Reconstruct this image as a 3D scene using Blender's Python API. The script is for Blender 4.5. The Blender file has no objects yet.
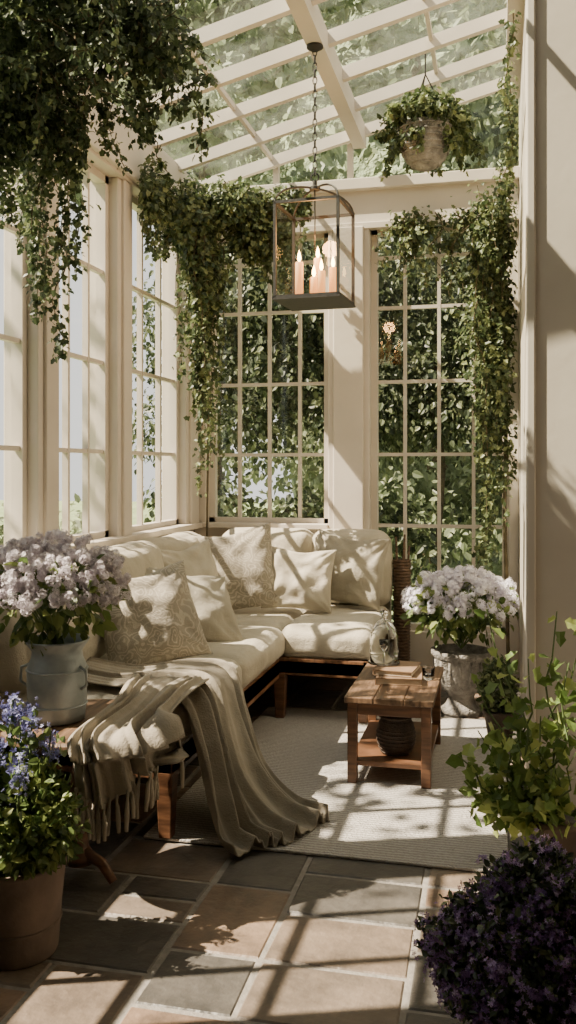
import bpy, math, random
import numpy as np
from mathutils import Vector, Matrix, noise, Euler
random.seed(7); rng=np.random.default_rng(7)
S=bpy.context.scene
COL=S.collection

# ------------------------------------------------------------ materials
def newmat(name):
    m=bpy.data.materials.new(name); m.use_nodes=True
    nt=m.node_tree; b=nt.nodes["Principled BSDF"]
    return m,nt,b
def N(nt,t,**k):
    n=nt.nodes.new(t)
    for a,v in k.items(): setattr(n,a,v)
    return n
def ramp(nt,stops):
    r=N(nt,"ShaderNodeValToRGB"); e=r.color_ramp.elements
    while len(e)<len(stops): e.new(0.5)
    for el,(p,c) in zip(e,stops):
        el.position=p; el.color=(c[0],c[1],c[2],1)
    return r
def noisy(name,c1,c2,scale=5,rough=.6,bump=.2,bscale=None,stretch=(1,1,1),metal=0,detail=6,bdist=.01,sheen=0):
    m,nt,b=newmat(name); L=nt.links
    tc=N(nt,"ShaderNodeTexCoord"); mp=N(nt,"ShaderNodeMapping"); mp.inputs["Scale"].default_value=stretch
    L.new(tc.outputs["Object"],mp.inputs[0])
    n=N(nt,"ShaderNodeTexNoise"); n.inputs["Scale"].default_value=scale; n.inputs["Detail"].default_value=detail
    L.new(mp.outputs[0],n.inputs["Vector"])
    r=ramp(nt,[(.3,c1),(.7,c2)]); L.new(n.outputs["Fac"],r.inputs[0]); L.new(r.outputs[0],b.inputs["Base Color"])
    b.inputs["Roughness"].default_value=rough; b.inputs["Metallic"].default_value=metal
    if sheen: b.inputs["Sheen Weight"].default_value=sheen
    n2=N(nt,"ShaderNodeTexNoise"); n2.inputs["Scale"].default_value=bscale or scale*4; n2.inputs["Detail"].default_value=4
    L.new(mp.outputs[0],n2.inputs["Vector"])
    bp=N(nt,"ShaderNodeBump"); bp.inputs["Strength"].default_value=bump; bp.inputs["Distance"].default_value=bdist
    L.new(n2.outputs["Fac"],bp.inputs["Height"]); L.new(bp.outputs[0],b.inputs["Normal"])
    return m
def leafmat(name,stops,trans=.35,rough=.45):
    m,nt,b=newmat(name); L=nt.links
    at=N(nt,"ShaderNodeAttribute"); at.attribute_name="rnd"
    r=ramp(nt,stops); L.new(at.outputs["Fac"],r.inputs[0])
    L.new(r.outputs[0],b.inputs["Base Color"]); b.inputs["Roughness"].default_value=rough
    t=N(nt,"ShaderNodeBsdfTranslucent"); L.new(r.outputs[0],t.inputs[0])
    mx=N(nt,"ShaderNodeMixShader"); mx.inputs[0].default_value=trans
    L.new(b.outputs[0],mx.inputs[1]); L.new(t.outputs[0],mx.inputs[2])
    L.new(mx.outputs[0],nt.nodes["Material Output"].inputs[0])
    return m
def glassmat(name,fac=.06,edge=.3,tint=(1,1,1),haze=0):
    m,nt,b=newmat(name); L=nt.links; nt.nodes.remove(b)
    t=N(nt,"ShaderNodeBsdfTransparent"); t.inputs[0].default_value=(*tint,1)
    g=N(nt,"ShaderNodeBsdfGlossy"); g.inputs["Roughness"].default_value=.04
    lw=N(nt,"ShaderNodeLayerWeight"); lw.inputs[0].default_value=.35
    ma=N(nt,"ShaderNodeMath",operation='MULTIPLY_ADD'); ma.inputs[1].default_value=edge; ma.inputs[2].default_value=fac
    L.new(lw.outputs["Facing"],ma.inputs[0])
    mx=N(nt,"ShaderNodeMixShader"); L.new(ma.outputs[0],mx.inputs[0]); L.new(t.outputs[0],mx.inputs[1]); L.new(g.outputs[0],mx.inputs[2])
    out=mx.outputs[0]
    if haze:  # milky haze mixed into the glass so the panes look bright and hazy
        tc=N(nt,"ShaderNodeTexCoord"); n=N(nt,"ShaderNodeTexNoise"); n.inputs["Scale"].default_value=2.2; n.inputs["Detail"].default_value=9; n.inputs["Roughness"].default_value=.7
        L.new(tc.outputs["Object"],n.inputs["Vector"]); r=ramp(nt,[(.40,(0,0,0)),(.8,(haze,)*3)]); L.new(n.outputs["Fac"],r.inputs[0])
        d=N(nt,"ShaderNodeBsdfTranslucent"); d.inputs[0].default_value=(.7,.75,.66,1)
        m2=N(nt,"ShaderNodeMixShader"); L.new(r.outputs[0],m2.inputs[0]); L.new(out,m2.inputs[1]); L.new(d.outputs[0],m2.inputs[2]); out=m2.outputs[0]
    L.new(out,nt.nodes["Material Output"].inputs[0])
    return m
def emis(name,c,s,base=None):
    m,nt,b=newmat(name); b.inputs["Emission Color"].default_value=(*c,1); b.inputs["Emission Strength"].default_value=s
    b.inputs["Base Color"].default_value=(*(base or c),1); return m

M_paint=noisy("cream_paint",(.52,.468,.405),(.59,.535,.465),scale=3,rough=.55,bump=.08,bscale=25)
M_plaster=noisy("plaster",(.42,.385,.345),(.49,.45,.405),scale=2,rough=.8,bump=.15,bscale=30)
M_wood=noisy("walnut_wood",(.06,.028,.014),(.19,.09,.045),scale=6,rough=.42,bump=.25,stretch=(1,1,8),bscale=14,bdist=.004)
M_woodx=noisy("walnut_wood_flat",(.08,.038,.02),(.24,.12,.06),scale=5,rough=.42,bump=.25,stretch=(9,1,5),bscale=10,bdist=.004)
M_oldwood=noisy("weathered_wood",(.06,.035,.02),(.19,.115,.066),scale=7,rough=.5,bump=.4,stretch=(9,1,3),bscale=10,bdist=.005)
def fabric(name,c1,c2,pattern=False):
    m,nt,b=newmat(name); L=nt.links
    tc=N(nt,"ShaderNodeTexCoord")
    n=N(nt,"ShaderNodeTexNoise"); n.inputs["Scale"].default_value=7; L.new(tc.outputs["Object"],n.inputs["Vector"])
    r=ramp(nt,[(.3,c1),(.7,c2)]); L.new(n.outputs["Fac"],r.inputs[0])
    out=r.outputs[0]
    if pattern:
        v=N(nt,"ShaderNodeTexVoronoi"); v.feature='SMOOTH_F1'; v.inputs["Scale"].default_value=13; v.inputs["Smoothness"].default_value=.3
        n3=N(nt,"ShaderNodeTexNoise"); n3.inputs["Scale"].default_value=9; L.new(tc.outputs["Object"],n3.inputs["Vector"])
        mxv=N(nt,"ShaderNodeMix"); mxv.data_type='RGBA'; mxv.inputs[0].default_value=.12
        L.new(tc.outputs["Object"],mxv.inputs[6]); L.new(n3.outputs["Color"],mxv.inputs[7]); L.new(mxv.outputs[2],v.inputs["Vector"])
        s=N(nt,"ShaderNodeMath",operation='SINE'); mu=N(nt,"ShaderNodeMath",operation='MULTIPLY'); mu.inputs[1].default_value=34
        L.new(v.outputs["Distance"],mu.inputs[0]); L.new(mu.outputs[0],s.inputs[0])
        rr=ramp(nt,[(.35,(0,0,0)),(.55,(1,1,1))]); L.new(s.outputs[0],rr.inputs[0])
        mx=N(nt,"ShaderNodeMix"); mx.data_type='RGBA'; L.new(rr.outputs[0],mx.inputs[0])
        L.new(r.outputs[0],mx.inputs[6]); mx.inputs[7].default_value=(c2[0]*1.28,c2[1]*1.28,c2[2]*1.28,1)
        out=mx.outputs[2]
    L.new(out,b.inputs["Base Color"]); b.inputs["Roughness"].default_value=.9; b.inputs["Sheen Weight"].default_value=.1
    w=N(nt,"ShaderNodeTexNoise"); w.inputs["Scale"].default_value=160; L.new(tc.outputs["Object"],w.inputs["Vector"])
    n2=N(nt,"ShaderNodeTexNoise"); n2.inputs["Scale"].default_value=11; n2.inputs["Detail"].default_value=3; L.new(tc.outputs["Object"],n2.inputs["Vector"])
    ad=N(nt,"ShaderNodeMath",operation='MULTIPLY_ADD'); ad.inputs[1].default_value=.2; L.new(w.outputs["Fac"],ad.inputs[0]); L.new(n2.outputs["Fac"],ad.inputs[2])
    bp=N(nt,"ShaderNodeBump"); bp.inputs["Strength"].default_value=.55; bp.inputs["Distance"].default_value=.025
    L.new(ad.outputs[0],bp.inputs["Height"]); L.new(bp.outputs[0],b.inputs["Normal"])
    return m
M_linen=fabric("cream_linen",(.41,.372,.292),(.50,.457,.368))
M_pillow=fabric("beige_linen",(.30,.275,.215),(.375,.345,.275))
M_damask=fabric("damask_linen",(.265,.238,.188),(.32,.288,.23),True)
M_throw=fabric("throw_linen",(.25,.222,.172),(.33,.293,.232))
M_bronze=noisy("aged_bronze",(.005,.004,.0035),(.015,.011,.008),scale=20,rough=.6,bump=.2,metal=0)
M_galv=noisy("galvanised_metal",(.20,.24,.26),(.38,.43,.45),scale=9,rough=.5,bump=.25,metal=.35)
M_stone=noisy("urn_stone",(.12,.112,.10),(.32,.30,.27),scale=16,rough=.9,bump=.9,detail=10,bdist=.02)
M_terra=noisy("terracotta",(.10,.078,.062),(.21,.155,.125),scale=8,rough=.8,bump=.3)
M_wicker=noisy("wicker",(.05,.03,.017),(.16,.095,.055),scale=30,rough=.7,bump=.6,stretch=(1,1,3))
M_dpot=noisy("dark_woven_jar",(.022,.015,.010),(.075,.05,.034),scale=30,rough=.6,bump=.6)
M_glass=glassmat("window_glass",.03,.12)
M_lglass=glassmat("lantern_glass",.06,.3)
M_rglass=glassmat("roof_glass",.03,.10,(.93,.97,.92),.10)
m,nt,b=newmat("clear_glass"); b.inputs["Transmission Weight"].default_value=1; b.inputs["Roughness"].default_value=.02; b.inputs["IOR"].default_value=1.45; b.inputs["Base Color"].default_value=(.98,.99,.98,1); M_cglass=m
M_waxglow=emis("candle_wax_glow",(1.0,.36,.09),1.9,(.5,.34,.18))  # wax emits orange itself, standing in for candlelight glowing through it
M_flame=emis("candle_flame",(1,.55,.17),34)
M_stem=noisy("vine_stem",(.05,.04,.02),(.14,.11,.06),scale=20,rough=.9,bump=.3)
M_gstem=noisy("green_stem",(.06,.10,.03),(.14,.2,.07),scale=20,rough=.7,bump=.1)
LM_ivy=leafmat("ivy_leaf",[(0,(.03,.05,.022)),(.5,(.07,.10,.045)),(.85,(.13,.17,.075)),(1,(.26,.30,.13))],.4)
LM_ivyB=leafmat("ivy_leaf_light",[(0,(.032,.052,.022)),(.5,(.08,.112,.045)),(1,(.24,.275,.115))],.4)
LM_fresh=leafmat("fresh_leaf",[(0,(.05,.095,.025)),(.5,(.13,.19,.055)),(1,(.30,.35,.11))],.45)
LM_sunlit=leafmat("sunny_ivy_leaf",[(0,(.08,.14,.03)),(.5,(.20,.29,.08)),(1,(.46,.52,.17))],.5)  # leaf colours raised to paint sunlight onto ivy standing in shade
LM_dark=leafmat("dark_leaf",[(0,(.02,.034,.02)),(.6,(.06,.085,.045)),(1,(.17,.21,.10))],.25)
LM_hedge=leafmat("hedge_leaf",[(0,(.02,.032,.016)),(.5,(.06,.085,.04)),(1,(.22,.25,.13))],.4)
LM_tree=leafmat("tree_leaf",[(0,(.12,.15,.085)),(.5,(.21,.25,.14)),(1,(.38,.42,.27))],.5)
PM_lilac=leafmat("lilac_petal",[(0,(.46,.41,.45)),(.5,(.70,.65,.69)),(1,(.93,.90,.91))],.25)
PM_white=leafmat("lavender_white_petal",[(0,(.58,.54,.67)),(.4,(.82,.79,.88)),(1,(.95,.94,.95))],.25)
PM_blue=leafmat("blue_petal",[(0,(.10,.10,.28)),(.6,(.22,.23,.48)),(1,(.46,.48,.74))],.25)
PM_purple=leafmat("purple_petal",[(0,(.15,.08,.22)),(.6,(.32,.20,.46)),(1,(.62,.49,.78))],.3)

# ------------------------------------------------------------ mesh builder
class MB:
    def __init__(s): s.v=[]; s.f=[]; s.m=[]
    def add(s,v,f,mi=0):
        o=len(s.v); s.v+= [tuple(p) for p in v]; s.f+=[tuple(i+o for i in q) for q in f]; s.m+=[mi]*len(f)
    def hexa(s,p,mi=0):
        s.add(p,[(0,3,2,1),(4,5,6,7),(0,1,5,4),(1,2,6,5),(2,3,7,6),(3,0,4,7)],mi)
    def box(s,x0,x1,y0,y1,z0,z1,mi=0):
        s.hexa([(x0,y0,z0),(x1,y0,z0),(x1,y1,z0),(x0,y1,z0),(x0,y0,z1),(x1,y0,z1),(x1,y1,z1),(x0,y1,z1)],mi)
    def tube(s,pts,r,n=6,mi=0,cap=True):
        pts=[Vector(p) for p in pts]; rs=r if isinstance(r,(list,tuple)) else [r]*len(pts)
        up=Vector((.13,.21,.97)); vs=[]; fs=[]
        for i,p in enumerate(pts):
            t=(pts[min(i+1,len(pts)-1)]-pts[max(i-1,0)])
            if t.length<1e-9: t=Vector((0,0,1))
            t.normalize()
            if abs(t.dot(up))>.95: a=t.cross(Vector((1,0.1,0)))
            else: a=t.cross(up)
            a.normalize(); b=t.cross(a)
            for k in range(n):
                an=2*math.pi*k/n; vs.append(p+(a*math.cos(an)+b*math.sin(an))*rs[i])
        for i in range(len(pts)-1):
            for k in range(n):
                k2=(k+1)%n; fs.append((i*n+k,i*n+k2,(i+1)*n+k2,(i+1)*n+k))
        if cap: fs.append(tuple(range(n))[::-1]); fs.append(tuple((len(pts)-1)*n+k for k in range(n)))
        s.add(vs,fs,mi)
    def lathe(s,prof,c,n=32,mi=0,wob=0):
        vs=[];fs=[]
        for (r,z) in prof:
            for k in range(n):
                a=2*math.pi*k/n; rr=r*(1+wob*math.sin(k*3.1+z*20)); vs.append((c[0]+rr*math.cos(a),c[1]+rr*math.sin(a),c[2]+z))
        for i in range(len(prof)-1):
            for k in range(n):
                k2=(k+1)%n; fs.append((i*n+k,i*n+k2,(i+1)*n+k2,(i+1)*n+k))
        s.add(vs,fs,mi)
    def torus(s,c,ax1,ax2,R1,R2,r,n=14,m=5,mi=0):
        ax1=Vector(ax1);ax2=Vector(ax2);nn=ax1.cross(ax2);c=Vector(c);vs=[];fs=[]
        for i in range(n):
            a=2*math.pi*i/n; p=ax1*R1*math.cos(a)+ax2*R2*math.sin(a); d=p.normalized()
            for j in range(m):
                b=2*math.pi*j/m; vs.append(c+p+(d*math.cos(b)+nn*math.sin(b))*r)
        for i in range(n):
            for j in range(m):
                fs.append((i*m+j,((i+1)%n)*m+j,((i+1)%n)*m+(j+1)%m,i*m+(j+1)%m))
        s.add(vs,fs,mi)
    def build(s,name,mats,parent=None,smooth=False,bevel=0,loc=None,rot=None):
        me=bpy.data.meshes.new(name); me.from_pydata(s.v,[],s.f); 
        for m in mats: me.materials.append(m)
        me.polygons.foreach_set("material_index",s.m)
        if smooth: me.polygons.foreach_set("use_smooth",[True]*len(me.polygons))
        me.update()
        ob=bpy.data.objects.new(name,me); COL.objects.link(ob)
        if parent: ob.parent=parent
        if loc: ob.location=loc
        if rot: ob.rotation_euler=rot
        if bevel:
            b=ob.modifiers.new("bevel",'BEVEL'); b.width=bevel; b.segments=2; b.limit_method='ANGLE'
        return ob
def empty(name,loc=(0,0,0)):
    e=bpy.data.objects.new(name,None); e.empty_display_size=.1; COL.objects.link(e); e.location=loc; return e

# scatter of small templates --------------------------------------------------
LEAF=(np.array([(0,0,0),(-.30,.22,.07),(-.27,.62,.06),(0,1,-.05),(.27,.62,.06),(.30,.22,.07)],float),[(0,5,4,3),(0,3,2,1)])
IVY=(np.array([(0,0,0),(-.42,-.02,.05),(-.30,.33,.03),(-.40,.55,.07),(0,1,-.08),(.40,.55,.07),(.30,.33,.03),(.42,-.02,.05),(0,.4,-.03)],float),
     [(0,8,2,1),(8,4,3,2),(0,7,6,8),(8,6,5,4)])
def floret(n=5):
    v=[];f=[]
    for k in range(n):
        a=2*math.pi*k/n; c,s_=math.cos(a),math.sin(a); c1,s1=math.cos(a-.45),math.sin(a-.45); c2,s2=math.cos(a+.45),math.sin(a+.45)
        o=len(v); v+=[(0,0,0),(c1*.6,s1*.6,.12),(c,s_,.22),(c2*.6,s2*.6,.12)]; f.append((o,o+1,o+2,o+3))
    return (np.array(v,float),f)
FLO=floret(5)
def unit(a): return a/np.maximum(np.linalg.norm(a,axis=1,keepdims=True),1e-9)
class SC:
    def __init__(s): s.V=[];s.F=[];s.M=[];s.R=[];s.o=0
    def scat(s,tmp,P,axis,nor,size,mi=0,rnd=None):
        T,F=tmp; n=len(P)
        if n==0: return
        y=unit(axis); z=nor-(nor*y).sum(1,keepdims=True)*y; z=unit(z); x=np.cross(y,z)
        sz=np.broadcast_to(np.asarray(size,float),(n,))[:,None,None]
        V=P[:,None,:]+sz*(T[None,:,0:1]*x[:,None,:]+T[None,:,1:2]*y[:,None,:]+T[None,:,2:3]*z[:,None,:])
        k=len(T); s.V.append(V.reshape(-1,3))
        fa=np.array(F); FF=(fa[None]+ (np.arange(n)*k)[:,None,None]+s.o).reshape(-1,4); s.F.append(FF); s.M.append(np.full(len(FF),mi))
        r=rng.random(n) if rnd is None else rnd
        s.R.append(np.repeat(r,k)); s.o+=n*k
    def build(s,name,mats,parent=None,stems=None,stem_mi=1,clamp=None):
        V=np.concatenate(s.V); F=np.concatenate(s.F); Mi=np.concatenate(s.M); R=np.concatenate(s.R)
        if clamp:
            lo,hi=clamp
            for a in range(3):
                V[:,a]=np.where(V[:,a]<lo[a],lo[a]+.25*np.abs(np.sin(V[:,2]*90))*.04,V[:,a]); V[:,a]=np.where(V[:,a]>hi[a],hi[a]-.25*np.abs(np.sin(V[:,2]*90))*.04,V[:,a])
        v=V.tolist(); f=F.tolist(); mi=Mi.tolist()
        if stems and stems.v:
            sv=stems.v
            if clamp: sv=[tuple(max(lo[a],min(hi[a],p[a])) for a in range(3)) for p in sv]
            o=len(v); v+=sv; f+=[tuple(i+o for i in q) for q in stems.f]; mi+=[stem_mi+m for m in stems.m]; R=np.concatenate([R,np.full(len(stems.v),.3)])
        me=bpy.data.meshes.new(name); me.from_pydata(v,[],f)
        for m in mats: me.materials.append(m)
        me.polygons.foreach_set("material_index",mi)
        at=me.attributes.new("rnd",'FLOAT','POINT'); at.data.foreach_set("value",R.astype(np.float32))
        me.update(); ob=bpy.data.objects.new(name,me); COL.objects.link(ob)
        if parent: ob.parent=parent
        return ob
def ell(c,r,n,shell=.35):
    d=unit(rng.normal(size=(n,3))); rad=(shell+(1-shell)*rng.random((n,1)))**.7
    lum=1+.22*np.sin(d[:,0:1]*7+c[0]*9)*np.sin(d[:,1:2]*6+c[1]*5)*np.cos(d[:,2:3]*7)
    return np.array(c)+d*np.array(r)*rad*lum, d
def leafblob(sc,c,r,n,size,tmp=IVY,mi=0,down=.8,shell=.35):
    P,d=ell(c,r,n,shell)
    ax=d*.6+rng.normal(size=(n,3))*.6+np.array([0,0,-down]); no=d+rng.normal(size=(n,3))*.6+np.array([0,-.2,.4])
    sc.scat(tmp,P,ax,no,size*(.6+.7*rng.random(n)),mi)
def strand(sc,st,p0,p1,n,rad,size,wig=.04,tmp=IVY,mi=0,tr=.004,down=.7):
    p0=Vector(p0);p1=Vector(p1); K=9; ph=random.random()*6; pts=[]
    for i in range(K+1):
        t=i/K; p=p0.lerp(p1,t); w=wig*math.sin(math.pi*min(1,t*1.3))
        pts.append(p+Vector((math.sin(ph+t*7)*w,math.cos(ph*1.7+t*6)*w,0)))
    st.tube(pts,[tr*(1-.6*i/K) for i in range(K+1)],4)
    A=np.array([tuple(p) for p in pts]); t=rng.random(n)*K; i=np.minimum(t.astype(int),K-1); fr=(t-i)[:,None]
    P=A[i]*(1-fr)+A[i+1]*fr; taper=(1-.55*(t/K))[:,None]
    off=rng.normal(size=(n,3))*rad*taper*.6; P=P+off
    no=unit(off)+rng.normal(size=(n,3))*.5+np.array([0,-.4,.3]); ax=rng.normal(size=(n,3))*.5+unit(off)*.5+np.array([0,0,-down])
    sc.scat(tmp,P,ax,no,size*(.6+.7*rng.random(n)),mi)

# ------------------------------------------------------------ room dims
XL=-2.22; XR=.13; YB=6.40; SILL=1.08; HEAD=3.21
def zr(x): return 3.61+(x-XL)*.251
# floor tiles
cell=.15; nx=31; ny=52; x0=-2.36; y0=-1.25
occ=np.zeros((nx,ny),bool); tiles=[]
sizes=[(3,2),(2,2),(3,2),(2,1),(2,2),(2,3),(2,1),(3,1),(3,2)]
for j in range(ny):
    for i in range(nx):
        if occ[i,j]: continue
        ss=sizes[:]; random.shuffle(ss)
        for (a,b) in ss+[(1,2),(1,1)]:
            if i+a<=nx and j+b<=ny and not occ[i:i+a,j:j+b].any():
                occ[i:i+a,j:j+b]=True; tiles.append((i,j,a,b)); break
fv=[];ff=[];fr=[];fm=[]
def addfv(p,f,r,m):
    o=len(fv); fv.extend(p); ff.extend([tuple(k+o for k in q) for q in f]); fr.extend([r]*len(p)); fm.extend([m]*len(f))
for (i,j,a,b) in tiles:
    g=.0085; e=.006
    X0=x0+i*cell+g; X1=x0+(i+a)*cell-g; Y0=y0+j*cell+g; Y1=y0+(j+b)*cell-g
    jt=lambda:random.uniform(-.0035,.0035)
    c=[(X0+jt(),Y0+jt()),(X1+jt(),Y0+jt()),(X1+jt(),Y1+jt()),(X0+jt(),Y1+jt())]
    z=random.uniform(-.0015,.0); cx=(X0+X1)/2; cy=(Y0+Y1)/2
    lo=[(p[0],p[1],-.02) for p in c]; md=[(p[0],p[1],z-.005) for p in c]
    tp=[(p[0]+math.copysign(e,cx-p[0]),p[1]+math.copysign(e,cy-p[1]),z) for p in c]
    q=[(8,9,10,11)]
    for k in range(4):
        k2=(k+1)%4; q+=[(k,k2,4+k2,4+k),(4+k,4+k2,8+k2,8+k)]
    addfv(lo+md+tp,q,random.random(),0)
xe=x0+nx*cell; ye=y0+ny*cell
addfv([(x0,y0,-.005),(xe,y0,-.005),(xe,ye,-.005),(x0,ye,-.005),(x0,y0,-.12),(xe,y0,-.12),(xe,ye,-.12),(x0,ye,-.12)],
      [(0,1,2,3),(7,6,5,4),(0,4,5,1),(1,5,6,2),(2,6,7,3),(3,7,4,0)],.5,1)
me=bpy.data.meshes.new("floor"); me.from_pydata(fv,[],ff); me.polygons.foreach_set("material_index",fm)
me.attributes.new("rnd",'FLOAT','POINT').data.foreach_set("value",fr)
m,nt,b=newmat("slate_tile"); L=nt.links
at=N(nt,"ShaderNodeAttribute"); at.attribute_name="rnd"
r=ramp(nt,[(0,(.078,.074,.069)),(.2,(.14,.115,.094)),(.38,(.18,.133,.10)),(.56,(.095,.088,.08)),(.72,(.205,.145,.107)),(.86,(.15,.12,.096))]); r.color_ramp.interpolation='CONSTANT'
L.new(at.outputs["Fac"],r.inputs[0])
tc=N(nt,"ShaderNodeTexCoord"); n1=N(nt,"ShaderNodeTexNoise"); n1.inputs["Scale"].default_value=4; n1.inputs["Detail"].default_value=9; n1.inputs["Roughness"].default_value=.7
L.new(tc.outputs["Object"],n1.inputs["Vector"]); r2=ramp(nt,[(.3,(.46,.47,.48)),(.72,(1.55,1.47,1.36))]); L.new(n1.outputs["Fac"],r2.inputs[0])
mx=N(nt,"ShaderNodeMix"); mx.data_type='RGBA'; mx.blend_type='MULTIPLY'; mx.inputs[0].default_value=1
L.new(r.outputs[0],mx.inputs[6]); L.new(r2.outputs[0],mx.inputs[7]); L.new(mx.outputs[2],b.inputs["Base Color"])
rr=ramp(nt,[(.3,(.36,)*3),(.7,(.6,)*3)]); L.new(n1.outputs["Fac"],rr.inputs[0]); L.new(rr.outputs[0],b.inputs["Roughness"])
n2=N(nt,"ShaderNodeTexNoise"); n2.inputs["Scale"].default_value=14; n2.inputs["Detail"].default_value=8; L.new(tc.outputs["Object"],n2.inputs["Vector"])
bp=N(nt,"ShaderNodeBump"); bp.inputs["Strength"].default_value=.7; bp.inputs["Distance"].default_value=.016; L.new(n2.outputs["Fac"],bp.inputs["Height"]); L.new(bp.outputs[0],b.inputs["Normal"])
M_grout=noisy("grout",(.18,.165,.147),(.28,.26,.235),scale=20,rough=.95,bump=.5)
me.materials.append(m); me.materials.append(M_grout); me.update()
COL.objects.link(bpy.data.objects.new("floor",me))

# walls
w=MB()
w.box(XL-.16,XL,1.5,YB+.16,-.02,SILL-.03)
posts=[(1.50,1.72),(2.64,2.86),(3.99,4.21),(4.93,5.15),(6.12,6.40)]
for (a,b_) in posts:
    w.box(XL-.16,XL+.03,a,b_,SILL-.03,HEAD)
    w.box(XL-.10,XL+.05,a+.05,b_-.05,SILL-.0,HEAD)
w.box(XL-.16,XL+.06,1.5,YB+.16,HEAD,3.58)
w.box(XL-.16,XL,-1.25,1.5,-.02,4.3)
wl=w.build("wall_left",[M_paint],bevel=.008)
t=MB(); t.box(XL-.02,XL+.08,1.5,YB,SILL-.03,SILL+.01); t.box(XL,XL+.09,1.5,YB,HEAD+.02,HEAD+.07); t.build("trim_1",[M_paint],bevel=.006)
w=MB()
w.box(XL,-1.05,YB,YB+.16,-.02,SILL-.03); w.box(-1.05,XR+.0,YB,YB+.16,-.02,.34)
w.box(-1.2,-.9,YB-.05,YB+.16,.0,HEAD); w.box(-1.16,-.94,YB-.075,YB-.05,.0,HEAD)
w.box(XL,XR,YB-.03,YB+.16,HEAD,3.55); w.box(.06,XR,YB-.02,YB+.16,0,HEAD); w.box(XL,-2.12,YB-.04,YB+.16,0,HEAD)
w.build("wall_back",[M_paint],bevel=.008)
t=MB(); t.box(XL,-1.2,YB-.07,YB+.02,SILL-.03,SILL+.01); t.box(XL,XR,YB-.08,YB,3.47,3.55);t.box(XL,XR,YB-.06,YB,HEAD-.02,HEAD+.03); t.build("trim_2",[M_paint],bevel=.006)
w=MB(); w.box(XR,XR+.16,4.07,YB+.16,-.02,4.35); w.build("wall_right",[M_paint],bevel=.005)
w=MB(); w.box(XR+.16,2.3,4.07,4.25,-.02,4.35)
w.box(XR+.0,XR+.55,4.02,4.08,-.0,4.3); w.box(XR-.02,XR+.02,4.0,4.10,-.0,4.3); w.box(XR+.16,2.3,4.05,4.08,0,.16)
w.build("wall_front_pier",[M_paint],bevel=.008)
w=MB(); w.box(2.3,2.42,-1.25,4.25,-.02,4.35); w.build("wall_right_near",[M_plaster])
w=MB(); w.box(-2.38,2.42,-1.4,-1.25,-.02,4.35); w.build("wall_rear",[M_plaster])
w=MB(); w.box(-2.38,2.42,-1.4,1.5,4.3,4.42); w.box(XR+.1,2.42,1.5,4.25,4.3,4.42); w.box(XL-.1,XR+.1,1.42,1.5,3.5,4.3); w.build("ceiling",[M_plaster])
# glazed roof
R=MB()
def rafter(y,wd=.022,h=.08,xa=XL-.1,xb=XR):
    a=zr(xa);c=zr(xb)
    R.hexa([(xa,y-wd,a-h),(xb,y-wd,c-h),(xb,y+wd,c-h),(xa,y+wd,a-h),(xa,y-wd,a),(xb,y-wd,c),(xb,y+wd,c),(xa,y+wd,a)])
y=6.36
while y>1.5: rafter(y); y-=.47
for px in (-.976,):
    R.box(px-.045,px+.045,1.5,YB,zr(px)-.14,zr(px)-.0)
R.box(XR-.09,XR,1.5,YB,zr(XR)-.16,zr(XR)+.0); R.box(XL-.1,XL+.05,1.5,YB,3.5,3.60)
for px in (-1.62,-.4): R.box(px-.012,px+.012,1.5,YB,zr(px)-.03,zr(px)+.005)
for gx in (-1.6,-1.05,-.5): R.box(gx-.02,gx+.02,YB-.0,YB+.05,3.54,zr(gx)-.02)
R.add([(XL-.1,1.5,zr(XL-.1)),(XR,1.5,zr(XR)),(XR,YB+.1,zr(XR)),(XL-.1,YB+.1,zr(XL-.1))],[(0,1,2,3)],1)
R.add([(XL,YB+.03,3.55),(XR,YB+.03,3.55),(XR,YB+.03,zr(XR)),(XL,YB+.03,zr(XL))],[(0,1,2,3)],1)
R.build("glazed_roof",[M_paint,M_rglass])

wn=[0]
def window(axis,fix,a0,a1,z0,z1,cols,rows):
    wn[0]+=1; B=MB()
    def bx(a,b,c,d,d0,d1,mi=0):
        if axis=='y': B.box(fix+d0,fix+d1,a,b,c,d,mi)
        else: B.box(a,b,fix+d0,fix+d1,c,d,mi)
    if axis=='y': i0,i1=-.09,-.03
    else: i0,i1=.03,.09
    f=.045
    bx(a0,a0+f,z0,z1,i0,i1);bx(a1-f,a1,z0,z1,i0,i1);bx(a0,a1,z0,z0+f,i0,i1);bx(a0,a1,z1-f,z1,i0,i1)
    for k in range(1,cols):
        c=a0+(a1-a0)*k/cols; bx(c-.012,c+.012,z0+f,z1-f,i0+.015,i1-.01)
    for zz in rows: bx(a0+f,a1-f,zz-.012,zz+.012,i0+.017,i1-.013)
    g=(i0+i1)/2
    if axis=='y': B.add([(fix+g,a0,z0),(fix+g,a1,z0),(fix+g,a1,z1),(fix+g,a0,z1)],[(0,1,2,3)],1)
    else: B.add([(a0,fix+g,z0),(a1,fix+g,z0),(a1,fix+g,z1),(a0,fix+g,z1)],[(0,1,2,3)],1)
    B.build("window_%d"%wn[0],[M_paint,M_glass])
rows=[1.59,2.11,2.64]
for i in range(len(posts)-1):
    window('y',XL,posts[i][1],posts[i+1][0],SILL,HEAD,3,rows)
window('x',YB,-2.12,-1.2,SILL,HEAD,4,rows+[3.0])
window('x',YB,-.9,.06,.34,HEAD,4,[1.08]+rows+[3.0])

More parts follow.
